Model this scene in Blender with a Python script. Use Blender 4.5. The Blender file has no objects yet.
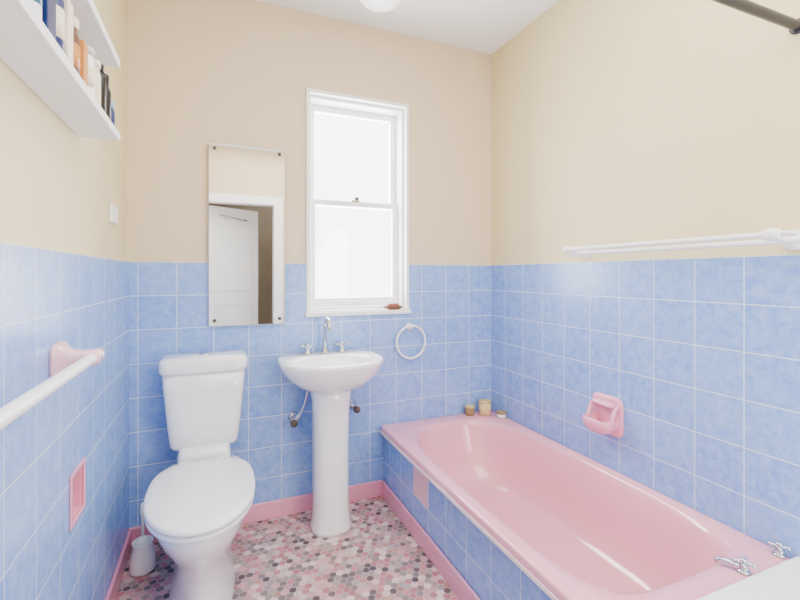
import bpy, bmesh, math, random
from mathutils import Vector, Matrix
random.seed(4)
scene = bpy.context.scene
COL = scene.collection

# ------------------------------------------------------------------ helpers
def lin(c):
    return tuple(((v/255)/12.92 if v/255 <= 0.04045 else ((v/255+0.055)/1.055)**2.4) for v in c) + (1.0,)

def mat(name, rgb, rough=0.5, metal=0.0, coat=0.0, var=0.0, vscale=8.0, emit=None, estr=0.0, bump=0.0):
    m = bpy.data.materials.new(name); m.use_nodes = True
    nt = m.node_tree; b = nt.nodes['Principled BSDF']
    c = lin(rgb)
    b.inputs['Base Color'].default_value = c
    b.inputs['Roughness'].default_value = rough
    b.inputs['Metallic'].default_value = metal
    b.inputs['Coat Weight'].default_value = coat
    b.inputs['Coat Roughness'].default_value = 0.05
    n = nt.nodes.new('ShaderNodeTexNoise'); n.inputs['Scale'].default_value = vscale
    n.inputs['Detail'].default_value = 4
    tc = nt.nodes.new('ShaderNodeTexCoord')
    nt.links.new(tc.outputs['Object'], n.inputs['Vector'])
    if var > 0:
        mx = nt.nodes.new('ShaderNodeMix'); mx.data_type = 'RGBA'
        mx.inputs[6].default_value = tuple(min(1, v*(1-var)) for v in c[:3])+(1,)
        mx.inputs[7].default_value = tuple(min(1, v*(1+var)) for v in c[:3])+(1,)
        nt.links.new(n.outputs['Fac'], mx.inputs[0])
        nt.links.new(mx.outputs[2], b.inputs['Base Color'])
    if bump > 0:
        bp = nt.nodes.new('ShaderNodeBump'); bp.inputs['Strength'].default_value = bump
        bp.inputs['Distance'].default_value = 0.002
        nt.links.new(n.outputs['Fac'], bp.inputs['Height'])
        nt.links.new(bp.outputs['Normal'], b.inputs['Normal'])
    if emit:
        b.inputs['Emission Color'].default_value = lin(emit)
        b.inputs['Emission Strength'].default_value = estr
    return m

def tile_mat(name, axis, off, c1, c2, grout, tw=0.159, th=0.155, top=1.29):
    m = bpy.data.materials.new(name); m.use_nodes = True
    nt = m.node_tree; b = nt.nodes['Principled BSDF']; L = nt.links.new
    tc = nt.nodes.new('ShaderNodeTexCoord'); sp = nt.nodes.new('ShaderNodeSeparateXYZ')
    L(tc.outputs['Object'], sp.inputs[0])
    a = nt.nodes.new('ShaderNodeMath'); a.operation = 'ADD'; a.inputs[1].default_value = 100*tw - off
    L(sp.outputs[axis], a.inputs[0])
    z = nt.nodes.new('ShaderNodeMath'); z.operation = 'ADD'; z.inputs[1].default_value = 100*th - top
    L(sp.outputs['Z'], z.inputs[0])
    cb = nt.nodes.new('ShaderNodeCombineXYZ'); L(a.outputs[0], cb.inputs[0]); L(z.outputs[0], cb.inputs[1])
    br = nt.nodes.new('ShaderNodeTexBrick'); br.offset = 0; br.squash = 1
    br.inputs['Scale'].default_value = 1
    br.inputs['Brick Width'].default_value = tw; br.inputs['Row Height'].default_value = th
    br.inputs['Mortar Size'].default_value = 0.0021; br.inputs['Mortar Smooth'].default_value = 0.3
    br.inputs['Color1'].default_value = lin(c1); br.inputs['Color2'].default_value = lin(c2)
    br.inputs['Mortar'].default_value = lin(grout)
    L(cb.outputs[0], br.inputs['Vector'])
    n = nt.nodes.new('ShaderNodeTexNoise'); n.inputs['Scale'].default_value = 26; n.inputs['Detail'].default_value = 10
    n.inputs['Roughness'].default_value = 0.8; n.inputs['Distortion'].default_value = 0.6
    L(tc.outputs['Object'], n.inputs['Vector'])
    rp = nt.nodes.new('ShaderNodeMapRange'); rp.inputs[1].default_value = 0.40; rp.inputs[2].default_value = 0.66
    rp.inputs[3].default_value = 0.0; rp.inputs[4].default_value = 0.60
    L(n.outputs['Fac'], rp.inputs[0])
    mx = nt.nodes.new('ShaderNodeMix'); mx.data_type = 'RGBA'; mx.inputs[7].default_value = lin((180,208,244))
    L(rp.outputs[0], mx.inputs[0]); L(br.outputs['Color'], mx.inputs[6])
    m2 = nt.nodes.new('ShaderNodeMix'); m2.data_type = 'RGBA'; m2.inputs[7].default_value = lin(grout)
    L(br.outputs['Fac'], m2.inputs[0]); L(mx.outputs[2], m2.inputs[6])
    L(m2.outputs[2], b.inputs['Base Color'])
    b.inputs['Roughness'].default_value = 0.24
    bp = nt.nodes.new('ShaderNodeBump'); bp.invert = True
    bp.inputs['Strength'].default_value = 0.5; bp.inputs['Distance'].default_value = 0.002
    L(br.outputs['Fac'], bp.inputs['Height']); L(bp.outputs['Normal'], b.inputs['Normal'])
    return m

def finish(name, bm, mats, parent=None, smooth=False, bevel=0.0, subsurf=0, autos=None):
    bmesh.ops.recalc_face_normals(bm, faces=bm.faces)
    me = bpy.data.meshes.new(name); bm.to_mesh(me); bm.free()
    ob = bpy.data.objects.new(name, me); COL.objects.link(ob)
    for m in (mats if isinstance(mats, (list, tuple)) else [mats]): me.materials.append(m)
    if smooth:
        for p in me.polygons: p.use_smooth = True
    if bevel > 0:
        md = ob.modifiers.new('bevel', 'BEVEL'); md.width = bevel; md.segments = 3; md.limit_method = 'ANGLE'
    if subsurf:
        md = ob.modifiers.new('sub', 'SUBSURF'); md.levels = subsurf; md.render_levels = subsurf
    if parent: ob.parent = parent
    return ob

def empty(name):
    e = bpy.data.objects.new(name, None); e.empty_display_size = 0.05; COL.objects.link(e); return e

def addbox(bm, x0, x1, y0, y1, z0, z1, mi=0):
    vs = [bm.verts.new((x, y, z)) for x in (x0, x1) for y in (y0, y1) for z in (z0, z1)]
    for q in ((0,1,3,2),(4,6,7,5),(0,4,5,1),(2,3,7,6),(0,2,6,4),(1,5,7,3)):
        f = bm.faces.new([vs[i] for i in q]); f.material_index = mi

def box(name, x0, x1, y0, y1, z0, z1, m, parent=None, bevel=0.0):
    bm = bmesh.new(); addbox(bm, x0, x1, y0, y1, z0, z1)
    return finish(name, bm, m, parent, bevel=bevel)

def loft(name, rings, m, parent=None, cap0=True, cap1=True, smooth=True, subsurf=0, bevel=0):
    bm = bmesh.new(); R = [[bm.verts.new(p) for p in r] for r in rings]; n = len(rings[0])
    for a, b in zip(R[:-1], R[1:]):
        for i in range(n):
            j = (i+1) % n; bm.faces.new((a[i], a[j], b[j], b[i]))
    if cap0: bm.faces.new(R[0][::-1])
    if cap1: bm.faces.new(R[-1])
    return finish(name, bm, m, parent, smooth=smooth, subsurf=subsurf, bevel=bevel)

def sel(cx, cy, a, b, z, n=2.0, N=48, nb=None, cyo=None):
    out = []
    for i in range(N):
        t = 2*math.pi*i/N; c, s = math.cos(t), math.sin(t)
        e = (nb if (nb and s > 0) else n)
        out.append((cx + a*math.copysign(abs(c)**(2/e), c), cy + b*math.copysign(abs(s)**(2/e), s), z))
    return out

def egg(cx, yf, yb, a, z, N=48, back=3.2):
    yc = yf + (yb-yf)*0.56; out = []
    for i in range(N):
        t = 2*math.pi*i/N; c, s = math.cos(t), math.sin(t)
        if s < 0: out.append((cx + a*math.copysign(abs(c)**0.95, c), yc + (yc-yf)*math.copysign(abs(s)**0.95, s), z))
        else:
            out.append((cx + a*math.copysign(abs(c)**(2/back), c), yc + (yb-yc)*abs(s)**(2/back), z))
    return out

def lathe(name, prof, loc, m, parent=None, axis='Z', segs=32, smooth=True):
    rings = []
    for r, h in prof:
        ring = []
        for i in range(segs):
            t = 2*math.pi*i/segs; p = (r*math.cos(t), r*math.sin(t), h)
            if axis == 'X': p = (p[2], p[0], p[1])
            elif axis == 'Y': p = (p[0], p[2], p[1])
            ring.append((p[0]+loc[0], p[1]+loc[1], p[2]+loc[2]))
        rings.append(ring)
    ob = loft(name, rings, m, parent, smooth=False)
    for p in ob.data.polygons: p.use_smooth = smooth and len(p.vertices) == 4
    return ob

def tube(name, pts, r, m, parent=None, cyclic=False, bez=False):
    cu = bpy.data.curves.new(name+'_c', 'CURVE'); cu.dimensions = '3D'; cu.bevel_depth = r; cu.bevel_resolution = 5
    cu.use_fill_caps = True
    if bez:
        s = cu.splines.new('NURBS'); s.points.add(len(pts)-1); s.order_u = 3; s.use_endpoint_u = True; s.resolution_u = 8
    else:
        s = cu.splines.new('POLY'); s.points.add(len(pts)-1)
    for i, p in enumerate(pts): s.points[i].co = (*p, 1)
    s.use_cyclic_u = cyclic
    tmp = bpy.data.objects.new('tmp', cu); COL.objects.link(tmp)
    dg = bpy.context.evaluated_depsgraph_get()
    me = bpy.data.meshes.new_from_object(tmp.evaluated_get(dg))
    bpy.data.objects.remove(tmp)
    me.name = name; me.materials.clear(); me.materials.append(m)
    for p in me.polygons: p.use_smooth = True
    ob = bpy.data.objects.new(name, me); COL.objects.link(ob)
    if parent: ob.parent = parent
    return ob

# ------------------------------------------------------------------ materials
BLUE1, BLUE2, GROUT = (112,151,229), (126,162,233), (212,226,244)
T_back = tile_mat('blue_tile_back', 'X', 1.577, BLUE1, BLUE2, GROUT)
T_side = tile_mat('blue_tile_side', 'Y', 0.8796, BLUE1, BLUE2, GROUT)
T_bath = tile_mat('blue_tile_bath', 'Y', 0.94, BLUE1, BLUE2, GROUT, top=0.345)
M_wall = mat('cream_wall_paint', (225,206,174), 0.6, var=0.02, vscale=2, bump=0.05)
M_wallr = mat('cream_wall_paint_side', (229,214,168), 0.6, var=0.02, vscale=2, bump=0.05)
M_ceil = mat('ceiling_paint', (245,248,253), 0.7)
M_white = mat('white_gloss_paint', (246,247,248), 0.35, var=0.01)
M_por = mat('white_porcelain', (250,250,250), 0.12, coat=0.6)
M_plastic = mat('white_plastic', (249,249,251), 0.25)
M_pinkt = mat('pink_ceramic', (238,158,186), 0.2, coat=0.3, var=0.05, vscale=12)
M_pinkl = mat('pale_pink_ceramic', (238,190,204), 0.2, coat=0.3, var=0.05, vscale=12)
M_pinktub = mat('pink_bath_enamel', (240,167,184), 0.13, coat=0.5, var=0.03, vscale=3)
M_worn = mat('worn_enamel_edge', (246,226,226), 0.4, var=0.08, vscale=40)
M_chrome = mat('chrome', (200,203,208), 0.12, metal=1)
M_rod = mat('dark_metal_rod', (48,52,60), 0.35, metal=0.3)
M_mirror = mat('mirror_glass', (245,247,248), 0.01, metal=1)
M_hall = mat('hall_wall_brown', (190,178,160), 0.8, var=0.05)
M_door = mat('door_paint', (246,246,244), 0.4)
M_grout = mat('floor_grout', (214,206,206), 0.8)
M_bed = mat('mirror_backing', (90,80,70), 0.7)

# ------------------------------------------------------------------ dims
XL, XR, YB, YR, ZC = -0.366, 1.577, 2.30, -0.5, 2.61
TT = 1.29; T = 0.2; sl = 0.01
wx0, wx1, wz0, wz1 = 0.4346, 1.012, 1.03, 2.20

# back wall
bm = bmesh.new()
Y0, Y1 = YB, YB+T
addbox(bm, XL-T, wx0, Y0+sl, Y1, 0, ZC+.1); addbox(bm, wx1, XR+T, Y0+sl, Y1, 0, ZC+.1)
addbox(bm, wx0, wx1, Y0+sl, Y1, 0, wz0); addbox(bm, wx0, wx1, Y0+sl, Y1, wz1, ZC+.1)
addbox(bm, XL-T, wx0, Y0, Y0+sl, 0, TT, 1); addbox(bm, wx1, XR+T, Y0, Y0+sl, 0, TT, 1)
addbox(bm, wx0, wx1, Y0, Y0+sl, 0, wz0, 1)
finish('wall_back', bm, [M_wall, T_back])
# right wall
bm = bmesh.new(); addbox(bm, XR+sl, XR+T, YR-T, YB+sl, 0, ZC+.1); addbox(bm, XR, XR+sl, YR-T, YB, 0, TT, 1)
finish('wall_right', bm, [M_wallr, T_side])
# left wall with recess
ry0, ry1, rz0, rz1 = 1.432, 1.562, 0.545, 0.683
bm = bmesh.new()
addbox(bm, XL-T, XL-sl, YR-T, YB+sl, TT, ZC+.1)
addbox(bm, XL-T, XL-.12, YR-T, YB+sl, 0, TT)
for (a, b, c, d) in ((YR-T, ry0, 0, TT), (ry1, YB, 0, TT), (ry0, ry1, 0, rz0), (ry0, ry1, rz1, TT)):
    addbox(bm, XL-.12, XL, a, b, c, d, 1)
finish('wall_left', bm, [M_wallr, T_side])
# rear wall with doorway
dx0, dx1, dz = -0.26, 0.62, 2.04
bm = bmesh.new()
addbox(bm, XL, dx0, YR-.12, YR, 0, ZC+.1); addbox(bm, dx1, XR, YR-.12, YR, 0, ZC+.1); addbox(bm, dx0, dx1, YR-.12, YR, dz, ZC+.1)
finish('wall_rear', bm, [M_wall])
# ceiling / hall
box('ceiling', XL-T, XR+T, YR-1.6, YB+T, ZC, ZC+.1, M_ceil)
box('wall_hall_end', XL-T, XR+T, YR-1.7, YR-1.6, 0, ZC, M_hall)
box('wall_hall_left', XL-T, XL-T+.1, YR-1.6, YR-.2, 0, ZC, M_hall)
box('wall_hall_right', XR+T-.1, XR+T, YR-1.6, YR-.2, 0, ZC, M_hall)

# floor: hex mosaic
bm = bmesh.new(); addbox(bm, XL-T, XR+T, YR-1.7, YB+T, -.1, -0.001, 0)
cl = bm.loops.layers.color.new('Col')
pal = [((240,228,226), 7), ((234,208,210), 7), ((226,186,192), 6), ((196,184,186), 5), ((214,204,203), 5), ((172,158,162), 3), ((222,196,190), 3)]
flat = [c for c, w in pal for _ in range(w)]
W = 0.030; r = (W/2-0.0012)/math.cos(math.pi/6); dy = W*math.sqrt(3)/2
row = 0; y = YR-.1
while y < YB+.02:
    x = XL-.02 + (W/2 if row % 2 else 0)
    while x < 0.90:
        c = lin(random.choice(flat)); k = random.uniform(.92, 1.08)
        vs = [bm.verts.new((x+r*math.sin(math.pi/3*i), y+r*math.cos(math.pi/3*i), 0.0)) for i in range(6)]
        f = bm.faces.new(vs[::-1]); f.material_index = 1
        for l in f.loops: l[cl] = (min(1, c[0]*k), min(1, c[1]*k), min(1, c[2]*k), 1)
        x += W
    y += dy; row += 1
M_hex = bpy.data.materials.new('hex_mosaic'); M_hex.use_nodes = True
nt = M_hex.node_tree; b = nt.nodes['Principled BSDF']
at = nt.nodes.new('ShaderNodeVertexColor'); at.layer_name = 'Col'
ns = nt.nodes.new('ShaderNodeTexNoise'); ns.inputs['Scale'].default_value = 90; ns.inputs['Detail'].default_value = 4
mx = nt.nodes.new('ShaderNodeMix'); mx.data_type = 'RGBA'; mx.blend_type = 'SOFT_LIGHT'; mx.inputs[0].default_value = 0.3
tcn = nt.nodes.new('ShaderNodeTexCoord'); nt.links.new(tcn.outputs['Object'], ns.inputs['Vector'])
nt.links.new(at.outputs['Color'], mx.inputs[6]); nt.links.new(ns.outputs['Fac'], mx.inputs[7])
nt.links.new(mx.outputs[2], b.inputs['Base Color']); b.inputs['Roughness'].default_value = 0.4
fl = finish('floor', bm, [M_grout, M_hex])

# baseboards (pink tile coving)
def baseboard(name, x0, x1, y0, y1):
    return box(name, x0, x1, y0, y1, 0, 0.088, M_pinkt, bevel=0.005)
baseboard('baseboard_back', XL, 0.85, YB-.014, YB)
baseboard('baseboard_left', XL, XL+.014, YR, YB-.014)
baseboard('baseboard_bath', 0.846, 0.86, 0.30, YB-.014)

# ------------------------------------------------------------------ window
win = empty('window_1')
def ring_boxes(nm, x0, x1, z0, z1, y0, y1, w, m, wb=None, wt=None):
    wb = wb or w; wt = wt or w
    bm = bmesh.new()
    addbox(bm, x0, x0+w, y0, y1, z0, z1); addbox(bm, x1-w, x1, y0, y1, z0, z1)
    addbox(bm, x0+w, x1-w, y0, y1, z0, z0+wb); addbox(bm, x0+w, x1-w, y0, y1, z1-wt, z1)
    return finish(nm, bm, m, win, bevel=0.003)
ring_boxes('frame', wx0, wx1, wz0, wz1, YB+.03, YB+.19, 0.028, M_white)
ring_boxes('architrave', wx0-.004, wx1+.004, wz0-.006, wz1+.006, YB-.008, YB+.03, 0.018, M_white)
ix0, ix1 = wx0+.028, wx1-.028
ring_boxes('sash_lower', ix0, ix1, wz0+.028, 1.645, YB+.085, YB+.115, 0.034, M_white, wb=.045, wt=.03)
ring_boxes('sash_upper', ix0, ix1, 1.615, wz1-.028, YB+.118, YB+.148, 0.034, M_white, wb=.03, wt=.034)
G = bpy.data.materials.new('window_glass'); G.use_nodes = True
nt = G.node_tree; nt.nodes.clear()
o = nt.nodes.new('ShaderNodeOutputMaterial'); ms = nt.nodes.new('ShaderNodeMixShader'); ms.inputs[0].default_value = .06
tr = nt.nodes.new('ShaderNodeBsdfTransparent'); gl = nt.nodes.new('ShaderNodeBsdfGlossy'); gl.inputs['Roughness'].default_value = .05
nt.links.new(tr.outputs[0], ms.inputs[1]); nt.links.new(gl.outputs[0], ms.inputs[2]); nt.links.new(ms.outputs[0], o.inputs[0])
box('pane_lower', ix0+.03, ix1-.03, YB+.098, YB+.101, wz0+.068, 1.62, G, win)
box('pane_upper', ix0+.03, ix1-.03, YB+.131, YB+.134, 1.64, wz1-.058, G, win)
mc = (ix0+ix1)/2
box('latch_base', mc-.025, mc+.025, YB+.08, YB+.11, 1.645, 1.652, M_chrome, win)
lathe('latch_knob', [(.006,0),(.012,.008),(.012,.016),(.004,.02)], (mc+.01, YB+.09, 1.652), M_bed, win)
box('sash_lift', mc-.03, mc+.03, YB+.070, YB+.086, wz0+.045, wz0+.057, M_white, win, bevel=.003)
box('sill', wx0-.012, wx1+.012, YB-.02, YB+.08, wz0-.020, wz0+.004, M_white, win, bevel=.005)

# ------------------------------------------------------------------ mirror
mr = empty('wall_mirror')
mx0, mx1, mz0, mz1 = -.035, .318, .985, 1.865
box('backing', mx0, mx1, YB-.014, YB-.0005, mz0, mz1, M_bed, mr)
box('glass', mx0, mx1, YB-.019, YB-.014, mz0, mz1, M_mirror, mr)
for i, (x, z) in enumerate([(mx0+.025, mz0+.025), (mx1-.025, mz0+.025), (mx0+.025, mz1-.025), (mx1-.025, mz1-.025)]):
    lathe('screw_%d' % i, [(.009,0),(.009,-.002),(.004,-.005)], (x, YB-.019, z), M_bed, mr, axis='Y', segs=16)

# ------------------------------------------------------------------ door in rear wall (seen in mirror)
dr = empty('door_1')
bm = bmesh.new()
addbox(bm, dx0, dx0+.03, YR-.13, YR+.015, 0, dz); addbox(bm, dx1-.03, dx1, YR-.13, YR+.015, 0, dz); addbox(bm, dx0+.03, dx1-.03, YR-.13, YR+.015, dz-.03, dz)
addbox(bm, dx0-.06, dx0, YR, YR+.015, 0, dz+.06); addbox(bm, dx1, dx1+.06, YR, YR+.015, 0, dz+.06); addbox(bm, dx0, dx1, YR, YR+.015, dz, dz+.06)
finish('frame', bm, M_door, dr)
bm = bmesh.new(); addbox(bm, 0, .80, -.035, 0, 0.01, 2.0)
for z0, z1 in ((.2, .9), (1.05, 1.80)):
    for a, b_, c, d in ((.12,.68,z0,z0+.015),(.12,.68,z1-.015,z1),(.12,.135,z0,z1),(.665,.68,z0,z1)):
        addbox(bm, a, b_, 0, .006, c, d)
LM = Matrix.Translation((dx0+.03, YR-.12, 0)) @ Matrix.Rotation(math.radians(-30), 4, 'Z')
leaf = finish('leaf', bm, M_door, dr); leaf.matrix_basis = LM
hk = tube('hanging_rail', [(.30, .0, 1.90), (.30, .04, 1.90), (.62, .04, 1.87), (.62, .0, 1.87)], .009, M_chrome, dr); hk.matrix_basis = LM

# ------------------------------------------------------------------ bath
bath = empty('bathtub')
bx0, bx1, by0, by1, bz = 0.838, XR-.002, 0.74, YB-.002, 0.395
N = 128
bcx, bcy = (bx0+bx1)/2, (by0+by1)/2; ba, bb = (bx1-bx0)/2, (by1-by0)/2
icx, icy = bcx+.010, bcy-.005
def rg(a, b, z, n, cy=None, cx=None, nb=None): return sel(cx or icx, cy or icy, a, b, z, n, N, nb)
rings = [
 rg(ba, bb, bz-.04, 40, bcy, bcx), rg(ba, bb, bz-.008, 40, bcy, bcx), rg(ba-.003, bb-.003, bz-.001, 40, bcy, bcx), rg(ba-.009, bb-.009, bz, 40, bcy, bcx),
 rg(ba-.032, bb-.050, bz-.001, 9, nb=7), rg(ba-.045, bb-.075, bz-.003, 5.5, nb=3.5), rg(ba-.054, bb-.088, bz-.012, 5.0, nb=3.2), rg(ba-.062, bb-.097, bz-.035, 4.8, nb=3.1),
 rg(ba-.074, bb-.125, bz-.12, 4.6, icy-.005, nb=3.1), rg(ba-.090, bb-.165, bz-.22, 4.2, icy-.015, nb=3.0), rg(ba-.112, bb-.21, bz-.29, 3.8, icy-.025, nb=3.0),
 rg(ba-.15, bb-.27, bz-.325, 3.2, icy-.03, nb=2.8), rg(ba-.24, bb-.38, bz-.34, 2.6, icy-.03), rg(.03, .1, bz-.343, 2, icy-.03)]
tub = loft('tub', rings, M_pinktub, bath, cap0=False, cap1=True)
box('worn_edge', bx0-.003, bx0+.0005, by0, by1-.01, bz-.042, bz-.028, M_worn, bath, bevel=.001)
bm = bmesh.new(); addbox(bm, 0.862, 0.89, by0, YB-.003, 0, bz-.035)
finish('tiled_apron', bm, T_bath, bath)
pt = 0.94 + 5*0.159
box('accent_tile', 0.8585, 0.863, pt+.003, pt+.156, .345-.155+.003-.0, .345-.003, M_pinkl, bath, bevel=.002)
lathe('drain', [(.0,0),(.028,0),(.03,.004),(.02,.006),(.0,.006)], (icx, by0+.42, bz-.341), M_chrome, bath)

box('bath_end_ledge', 0.842, XR-.001, 0.22, by0-.002, 0, bz+.012, M_white, bevel=.006)

def cross_tap(nm, x, y, z, R=.021, h=.045, m=M_chrome, spout=None):
    e = empty(nm)
    lathe('body', [(.017,0),(.017,.005),(.011,.010),(.010,h-.012),(.013,h-.006),(.008,h),(.008,h+.010)], (x, y, z), m, e, segs=20)
    for k in range(2):
        d = Vector((math.cos(k*math.pi/2+.5), math.sin(k*math.pi/2+.5), 0))*R
        tube('handle_%d' % k, [(x-d.x, y-d.y, z+h+.006), (x+d.x, y+d.y, z+h+.006)], .0045, m, e)
        for s in (-1, 1):
            lathe('knob_%d%d' % (k, s), [(.002,-.006),(.006,-.003),(.006,.003),(.002,.006)], (x+s*d.x, y+s*d.y, z+h+.006), m, e, segs=12)
    lathe('cap', [(.009,0),(.009,.007),(.004,.010)], (x, y, z+h+.008), m, e, segs=16)
    if spout:
        tube('spout', [(x, y, z+h*.45), (x+spout[0]*.5, y+spout[1]*.5, z+h*.75), (x+spout[0], y+spout[1], z+h*.6), (x+spout[0], y+spout[1], z+h*.2)], .008, m, e, bez=True)
    return e
cross_tap('bath_tap', 1.545, 0.767, bz, h=.022)
cross_tap('bath_tap', 1.365, 0.762, bz, h=.022, spout=(-.025, .055))

# curtain rod
rod = empty('shower_curtain_rod')
tube('rod', [(XR-.004, .74, 1.965), (.80, .74, 1.965)], .014, M_rod, rod)
tube('hanger', [(.84, .74, 1.965), (.84, .74, ZC-.002)], .007, M_rod, rod)
lathe('flange', [(.022,0),(.022,-.004),(.014,-.008)], (XR+.0095, .74, 1.965), M_rod, rod, axis='X')

# ------------------------------------------------------------------ towel rails
tr = empty('towel_rail')
zt = 1.338
ya, yb_ = 1.545, .72
tube('bar_inner', [(XR-.045, ya+.03, zt-.009), (XR-.045, yb_-.03, zt-.009)], .009, M_plastic, tr)
tube('bar_outer', [(XR-.100, ya+.03, zt+.009), (XR-.100, yb_-.03, zt+.009)], .009, M_plastic, tr)
for nm, y in (('far', ya), ('near', yb_+.03)):
    lathe('rose_'+nm, [(.026,0),(.026,-.008),(.016,-.016),(.010,-.02)], (XR+.0095, y, zt-.009), M_plastic, tr, axis='X')
    tube('arm_'+nm, [(XR-.005, y, zt-.009), (XR-.11, y, zt+.009)], .010, M_plastic, tr)
    lathe('boss_'+nm, [(.008,-.024),(.016,-.018),(.019,0),(.016,.018),(.008,.024)], (XR-.100, y, zt+.009), M_plastic, tr, axis='Y')

tl = empty('towel_rail')
zb = 1.02
tube('bar', [(XL+.075, 1.36, zb), (XL+.075, .35, zb)], .0135, M_plastic, tl)
lathe('end_cap', [(.004,.024),(.015,.020),(.018,.012),(.018,-.012),(.0125,-.02)], (XL+.075, 1.358, zb), M_pinkl, tl, axis='Y')
lathe('end_plug', [(.004,.010),(.013,.007),(.015,-.002),(.015,-.012)], (XL+.075, 1.388, zb), M_plastic, tl, axis='Y')
for i, y in enumerate((1.33, .45)):
    rings = []
    for (x, hy, hz) in ((0, .056, .044), (.008, .056, .044), (.016, .044, .034), (.03, .030, .025), (.05, .024, .021), (.08, .022, .020), (.092, .014, .014)):
        rings.append([(XL+.0005+x, p[0], p[1]) for p in [(q[0], q[1]) for q in sel(y, zb, hy, hz, 0, 5 if x < .03 else 2.6, 32)]])
    loft('bracket_%d' % i, rings, M_pinkl, tl)

# towel ring on back wall
rr = empty('towel_ring')
lathe('rose', [(.022,0),(.022,-.008),(.012,-.018),(.009,-.03)], (1.018, YB-.0005, .935), M_plastic, rr, axis='Y')
tube('ring', [(1.018+.088*math.sin(t*math.pi/24), YB-.030, .85+.092*math.cos(t*math.pi/24)) for t in range(48)], .0065, M_plastic, rr, cyclic=True)

# ------------------------------------------------------------------ soap holder (right wall)
sd = empty('soap_holder')
sy, sz = 1.415, .622
def xr_ring(x, hy, hz, cz, n=6): return [(XR-x, p[0], p[1]) for p in sel(sy, cz, hy, hz, 0, n, 40)]
loft('plate', [xr_ring(.0005,.082,.085,sz), xr_ring(.006,.082,.085,sz), xr_ring(.012,.074,.077,sz)], M_pinkt, sd)
loft('rim_upper', [xr_ring(.010,.06,.014,sz+.052), xr_ring(.035,.055,.012,sz+.052), xr_ring(.048,.046,.006,sz+.050)], M_pinkt, sd)
dish = []
for (k, z, o) in ((.55,-.070,.0),(.8,-.06,.0),(1,-.035,0),(1,-.012,0),(.93,-.008,0),(.86,-.014,0),(.7,-.038,0),(.4,-.042,0)):
    dish.append([(XR-.012-.062*.5-(p[0]), sy+p[1], sz+z) for p in sel(0, 0, .052*k, .070*k, 0, 4, 40)])
loft('dish', dish, M_pinkt, sd)
for s in (-1, 1):
    tube('side_%d' % s, [(XR-.012, sy+s*.062, sz+.05), (XR-.035, sy+s*.062, sz+.04), (XR-.05, sy+s*.064, sz-.015)], .009, M_pinkt, sd, bez=True)

# recessed pink niche in left wall
ph = empty('recessed_soap_niche')
bm = bmesh.new(); d = XL-.085
e = .001
addbox(bm, d-.01, d, ry0+e, ry1-e, rz0+e, rz1-e)
addbox(bm, d, XL, ry0+e, ry0+.008, rz0+e, rz1-e); addbox(bm, d, XL, ry1-.008, ry1-e, rz0+e, rz1-e)
addbox(bm, d, XL, ry0+.008, ry1-.008, rz0+e, rz0+.01); addbox(bm, d, XL, ry0+.008, ry1-.008, rz1-.01, rz1-e)
finish('liner', bm, M_pinkt, ph)
bm = bmesh.new()
g = .008
addbox(bm, XL, XL+.006, ry0-.005, ry0+g, rz0-.005, rz1+.005); addbox(bm, XL, XL+.006, ry1-g, ry1+.005, rz0-.005, rz1+.005)
addbox(bm, XL, XL+.006, ry0+g, ry1-g, rz0-.005, rz0+g); addbox(bm, XL, XL+.006, ry0+g, ry1-g, rz1-g, rz1+.005)
finish('lip', bm, M_pinkt, ph, bevel=.003)

# ------------------------------------------------------------------ basin
bs = empty('pedestal_basin')
px, py = .515, 2.08
pr = [sel(px, 2.11, a, b_, z, 2.6, 48) for a, b_, z in ((.096,.096,.0),(.096,.096,.02),(.089,.088,.045),(.085,.083,.12),(.083,.082,.35),(.085,.084,.52),(.090,.09,.62),(.10,.10,.70))]
loft('pedestal', pr, M_por, bs)
def br_(a, yf, yb, z, n=2.3, nb=3.6): return sel(px, (yf+yb)/2, a, (yb-yf)/2, z+.006, n, 64, nb)
rings = [br_(.075,2.02,2.20,.665), br_(.12,1.985,2.25,.675), br_(.165,1.94,2.275,.70), br_(.205,1.905,2.29,.735), br_(.235,1.885,2.297,.775),
 br_(.246,1.872,2.298,.80), br_(.248,1.868,2.298,.812), br_(.245,1.872,2.297,.820), br_(.237,1.880,2.294,.823),
 br_(.222,1.895,2.20,.821,2.2,2.6), br_(.210,1.905,2.175,.815,2.2,2.5), br_(.198,1.915,2.165,.80,2.2,2.4), br_(.175,1.94,2.15,.765,2.1,2.2), br_(.13,1.98,2.12,.725,2,2), br_(.07,2.02,2.085,.705,2,2), br_(.03,2.035,2.07,.702,2,2)]
loft('bowl', rings, M_por, bs)
lathe('waste', [(0,0),(.022,0),(.024,.003),(.016,.005),(0,.005)], (px, 2.053, .709), M_chrome, bs)

tp = empty('basin_faucet')
ty, tz = 2.235, .829
tube('spout', [(px, ty, tz), (px, ty, tz+.11), (px, ty-.005, tz+.165), (px, ty-.06, tz+.185), (px, ty-.095, tz+.15), (px, ty-.10, tz+.125)], .0095, M_chrome, tp, bez=True)
lathe('spout_base', [(.024,0),(.024,.006),(.014,.02),(.011,.05),(.0105,.06)], (px, ty, tz), M_chrome, tp)
for s in (-1, 1):
    x = px+s*.09
    lathe('valve_%d' % s, [(.024,0),(.024,.005),(.015,.014),(.013,.034),(.018,.038),(.018,.046),(.006,.052)], (x, ty, tz), M_chrome, tp)
    tube('lever_%d' % s, [(x-.034, ty-.006, tz+.040), (x+.034, ty+.006, tz+.040)], .0065, M_chrome, tp)
    tube('lever_b%d' % s, [(x+.006, ty-.034, tz+.040), (x-.006, ty+.034, tz+.040)], .0065, M_chrome, tp)

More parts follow.
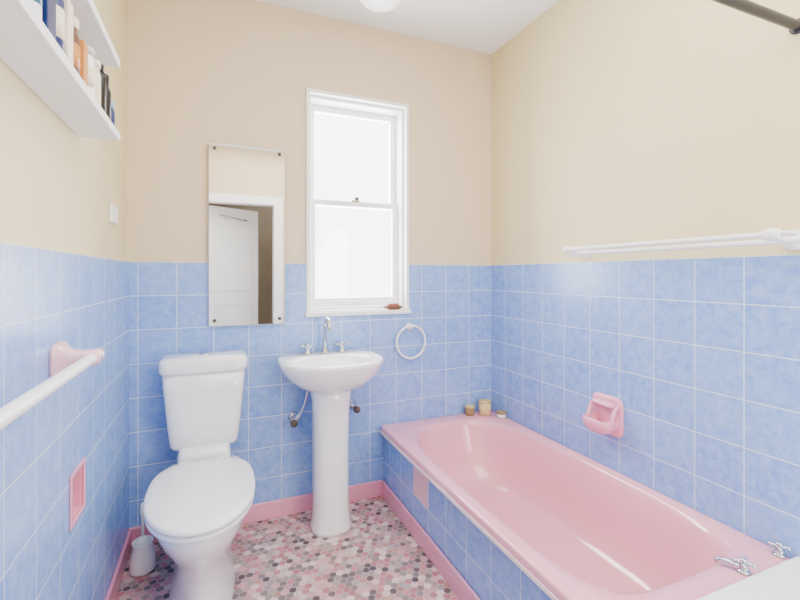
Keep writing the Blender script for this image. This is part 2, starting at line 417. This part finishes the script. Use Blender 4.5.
for (x, z, s) in ((.365, .50, 1), (.672, .53, -1)):
    t_ = 'left' if s > 0 else 'right'
    lathe('stop_valve_rose_'+t_, [(.026,0),(.026,-.004),(.012,-.010)], (x, YB-.0005, z), M_chrome, bs, axis='Y', segs=20)
    tube('stop_valve_stub_'+t_, [(x, YB-.003, z), (x, YB-.065, z)], .009, M_chrome, bs)
    tube('stop_valve_body_'+t_, [(x-s*.022, YB-.06, z-.022), (x+s*.022, YB-.06, z+.022)], .014, M_chrome, bs)
    lathe('stop_valve_handle_'+t_, [(.006,0),(.018,-.006),(.018,-.018),(.006,-.024)], (x-s*.01, YB-.07, z-.010), M_bed, bs, axis='Y', segs=16)
    tube('hose_'+t_, [(x+s*.02, YB-.06, z+.02), (x+s*.05, YB-.06, z+.07), (x+s*.06, YB-.06, z+.14), (x+s*.075, YB-.07, .70)], .008, M_chrome, bs, bez=True)

# ------------------------------------------------------------------ toilet
to = empty('toilet')
tx = -.05
pan = [egg(tx,1.62,2.18,.120,0), egg(tx,1.625,2.18,.118,.015), egg(tx,1.65,2.18,.106,.05), egg(tx,1.66,2.18,.102,.13), egg(tx,1.645,2.18,.108,.19),
       egg(tx,1.60,2.18,.126,.25), egg(tx,1.545,2.18,.152,.31), egg(tx,1.512,2.19,.168,.355), egg(tx,1.502,2.20,.173,.385), egg(tx,1.503,2.20,.172,.397), egg(tx,1.512,2.195,.167,.402)]
loft('pan', pan, M_por, to)
def slab(nm, yf, yb, a, z0, z1, dome, m, back=3.0, rnd=.008):
    R = [egg(tx,yf+rnd,yb-rnd,a-rnd,z0,back=back), egg(tx,yf,yb,a,z0+rnd*.6,back=back), egg(tx,yf,yb,a,z1-rnd,back=back), egg(tx,yf+rnd*.4,yb-rnd*.4,a-rnd*.4,z1-rnd*.35,back=back), egg(tx,yf+rnd,yb-rnd,a-rnd,z1,back=back)]
    for k in (.85,.6,.3,.05):
        yc = yf+(yb-yf)*.56
        R.append(egg(tx, yc-(yc-yf)*k, yc+(yb-yc)*k, a*k, z1+dome*(1-k*k), back=back))
    return loft(nm, R, m, to)
slab('seat', 1.482, 2.035, .184, .404, .424, 0, M_plastic)
slab('lid', 1.476, 2.045, .187, .4265, .447, .006, M_plastic)
for s in (-1, 1):
    tube('hinge_%d' % s, [(tx+s*.055, 2.055, .43), (tx+s*.095, 2.055, .43)], .013, M_plastic, to)
def rr_(cx, cy, a, b_, z, n=6): return sel(cx, cy, a, b_, z, n, 48)
loft('neck', [rr_(tx,2.17,.112,.085,.395), rr_(tx,2.175,.108,.080,.44), rr_(tx,2.185,.100,.075,.475)], M_por, to)
cist = [rr_(tx,2.205,.118,.070,.462), rr_(tx,2.203,.134,.080,.468), rr_(tx,2.202,.142,.085,.482), rr_(tx,2.199,.154,.091,.60), rr_(tx,2.197,.165,.096,.72), rr_(tx,2.196,.170,.098,.802)]
loft('cistern', cist, M_por, to)
lid = [rr_(tx,2.194,.172,.099,.800), rr_(tx,2.193,.179,.103,.804), rr_(tx,2.192,.182,.104,.815), rr_(tx,2.192,.182,.104,.846), rr_(tx,2.192,.177,.100,.860), rr_(tx,2.192,.166,.090,.866), rr_(tx,2.192,.02,.01,.870)]
loft('cistern_lid', lid, M_por, to)
lathe('flush_button', [(.026,0),(.026,.004),(.020,.007),(.0,.007)], (tx, 2.19, .868), M_chrome, to)

# toilet brush
tb = empty('toilet_brush')
bxp, byp = -.285, 2.10
lathe('holder', [(.045,0),(.05,.01),(.045,.06),(.036,.11),(.040,.12),(.034,.12),(.03,.05),(0,.045)], (bxp, byp, .001), M_plastic, tb)
lathe('bristles', [(.008,.05),(.026,.06),(.026,.12),(.016,.135),(.008,.14)], (bxp, byp, .001), M_plastic, tb)
lathe('handle', [(.006,.13),(.006,.22),(.010,.24),(.009,.27),(.003,.28)], (bxp, byp, .001), M_plastic, tb, segs=16)

# ------------------------------------------------------------------ shelves
for z in (1.635, 1.856):
    s = empty('wall_shelf')
    box('board', XL-.009, -.274, .45, 1.550, z, z+.02, M_white, s, bevel=.002)
    box('front_lip', -.279, -.269, .45, 1.550, z-.001, z+.021, M_white, s, bevel=.002)
zs = 1.6565
def bottle(nm, x, y, z, r, h, m, cap, neck=.4, caph=.03, label=None):
    e = empty(nm)
    lathe('body', [(r*.9,0),(r,.005),(r,h*.72),(r*.85,h*.8),(r*neck,h*.86),(r*neck,h*.9)], (x, y, z), m, e, segs=24)
    lathe('cap', [(r*neck*1.25,h*.88),(r*neck*1.25,h*.88+caph-.003),(r*neck,h*.88+caph)], (x, y, z), cap, e, segs=20)
    if label: lathe('label', [(r*1.015,h*.25),(r*1.015,h*.62)], (x, y, z), label, e, segs=24)
M_black = mat('black_plastic', (14,14,20), .3); M_navy = mat('navy_plastic', (24,42,100), .3); M_or = mat('amber_plastic', (200,130,60), .35)
M_sky = mat('pale_blue_plastic', (150,185,225), .3); M_brn = mat('brown_card', (105,68,44), .6, var=.2, vscale=30); M_gry = mat('grey_label', (200,198,194), .4)
M_teal = mat('teal_plastic', (40,110,135), .3); M_crm = mat('cream_label', (232,222,196), .5)
bottle('nail_polish_bottle', -.292, 1.528, zs, .013, .075, M_navy, M_sky, .7, .022)
bottle('aftershave_bottle', -.326, 1.500, zs, .020, .10, M_navy, M_black, .6, .025)
bottle('hairspray_bottle', -.295, 1.465, zs, .018, .125, M_black, M_black, .6, .03)
bottle('shampoo_bottle', -.326, 1.435, zs, .023, .14, M_black, M_black, .45, .03)
bottle('lotion_bottle', -.296, 1.405, zs, .019, .14, M_black, M_black, .6, .02)
bottle('deodorant_can', -.297, 1.350, zs, .019, .125, M_crm, M_crm, .8, .018)
bottle('mouthwash_bottle', -.328, 1.368, zs, .019, .155, M_plastic, M_black, .5, .02)
bottle('perfume_bottle', -.326, 1.318, zs, .022, .15, M_brn, M_or, .5, .025)
bottle('deodorant_can', -.297, 1.290, zs, .019, .13, M_plastic, M_gry, .8, .018, M_crm)
box('toiletry_box', -.348, -.284, 1.222, 1.255, zs, zs+.12, M_or, bevel=.002)
bottle('vitamin_bottle', -.310, 1.185, zs, .026, .14, M_brn, M_crm, .75, .025, M_or)
box('toiletry_box', -.348, -.284, 1.105, 1.140, zs, zs+.15, M_crm, bevel=.002)
bottle('conditioner_bottle', -.308, 1.068, zs, .026, .165, M_navy, M_black, .5, .02, M_crm)
box('toiletry_box', -.348, -.284, .985, 1.030, zs, zs+.155, M_navy, bevel=.002)
bottle('body_wash_bottle', -.308, .945, zs, .026, .165, M_plastic, M_navy, .5, .02, M_teal)
bottle('shampoo_bottle', -.308, .88, zs, .026, .165, M_teal, M_black, .5, .02)

# light switch
sw = empty('light_switch')
box('plate', XL-.0095, XL-.001, 1.955, 2.075, 1.432, 1.505, M_plastic, sw, bevel=.003)
box('rocker', XL-.001, XL+.003, 2.005, 2.025, 1.455, 1.482, M_plastic, sw, bevel=.001)

# bath corner things
bzt = bz+.001
M_cand = mat('beige_wax', (222,196,140), .45); M_tin = mat('olive_tin', (150,128,80), .4); M_lid = mat('gold_lid', (210,186,130), .35, metal=.2)
cup = empty('candle_tumbler')
lathe('body', [(.030,0),(.035,.004),(.037,.074),(.035,.074),(.032,.06),(0,.06)], (1.482, 2.225, bzt), M_cand, cup)
lathe('lid', [(.038,.074),(.038,.083),(.014,.089)], (1.482, 2.225, bzt), M_lid, cup)
jar = empty('cosmetic_jar')
lathe('body', [(.024,0),(.028,.004),(.028,.036),(.024,.04)], (1.395, 2.255, bzt), M_tin, jar); lathe('lid', [(.029,.04),(.029,.054),(.024,.056)], (1.395, 2.255, bzt), M_lid, jar)
jar = empty('cosmetic_jar')
lathe('body', [(.024,0),(.027,.004),(.027,.020),(.024,.022)], (1.540, 2.14, bzt), M_por, jar); lathe('lid', [(.028,.022),(.028,.034),(.022,.036)], (1.540, 2.14, bzt), M_tin, jar)

# sill soap dish
M_soap = mat('red_brown_soap', (150,80,70), .4)
so = empty('soap_dish')
sx_, sy2, sz2 = .925, 2.312, wz0+.0045
loft('dish', [sel(sx_,sy2,.04,.022,sz2,4,32), sel(sx_,sy2,.055,.028,sz2+.018,4,32), sel(sx_,sy2,.049,.024,sz2+.018,4,32), sel(sx_,sy2,.036,.018,sz2+.008,4,32)], M_brn, so)
loft('soap', [sel(sx_,sy2,.030,.015,sz2+.009,3,32), sel(sx_,sy2,.038,.018,sz2+.022,3,32), sel(sx_,sy2,.030,.014,sz2+.034,3,32)], M_soap, so)

# ------------------------------------------------------------------ ceiling lamp
la = empty('ceiling_lamp')
lx, ly = .712, 1.945
M_em = mat('lamp_opal_glass', (250,250,250), .3, emit=(255,250,240), estr=1.0)
lathe('base', [(.10,0),(.10,-.02),(.085,-.025)], (lx, ly, ZC-.0005), M_white, la)
lathe('dome', [(.090,-.022),(.108,-.04),(.106,-.062),(.085,-.088),(.05,-.103),(.005,-.108)], (lx, ly, ZC), M_em, la)

# ------------------------------------------------------------------ lights
def area(nm, loc, rot, sx, sy_, e, col=(1,1,1)):
    l = bpy.data.lights.new(nm, 'AREA'); l.shape = 'RECTANGLE'; l.size = sx; l.size_y = sy_; l.energy = e; l.color = col
    o = bpy.data.objects.new(nm, l); o.location = loc; o.rotation_euler = rot; COL.objects.link(o); return o
area('window_daylight', ((wx0+wx1)/2, YB+.45, 1.65), (math.radians(-90), 0, 0), 1.0, 1.6, 125, (.95, .98, 1))
area('ceiling_fill', (.6, .45, ZC-.02), (0, 0, 0), 1.5, 1.5, 46, (1, .98, .95))  # added soft fill under the ceiling to even out the room, no fixture
area('room_fill', (1.22, -.42, 1.2), (math.radians(100), 0, math.radians(18)), .55, 1.2, 29, (1, .99, .97))  # added fill light near the rear wall, outside the mirror's view
hl = bpy.data.lights.new('hall_fill', 'POINT'); hl.energy = 9; hl.shadow_soft_size = .1; hl.color = (1, .93, .85)  # added point light to lift the dark hall in the mirror, no fixture
ho = bpy.data.objects.new('hall_fill', hl); ho.location = (1.0, -1.3, 2.3); COL.objects.link(ho)
w = bpy.data.worlds.new('World'); scene.world = w; w.use_nodes = True
bg = w.node_tree.nodes['Background']; bg.inputs[0].default_value = (.93, .97, 1, 1); bg.inputs[1].default_value = 8

# ------------------------------------------------------------------ camera
cam = bpy.data.cameras.new('Camera'); co = bpy.data.objects.new('Camera', cam); COL.objects.link(co)
cam.sensor_width = 36; cam.lens = 438/800*36; cam.shift_y = -25/800; cam.clip_start = .02
co.location = (0, 0, 1.23); co.rotation_euler = (math.radians(90), 0, math.radians(-22.7))
scene.camera = co
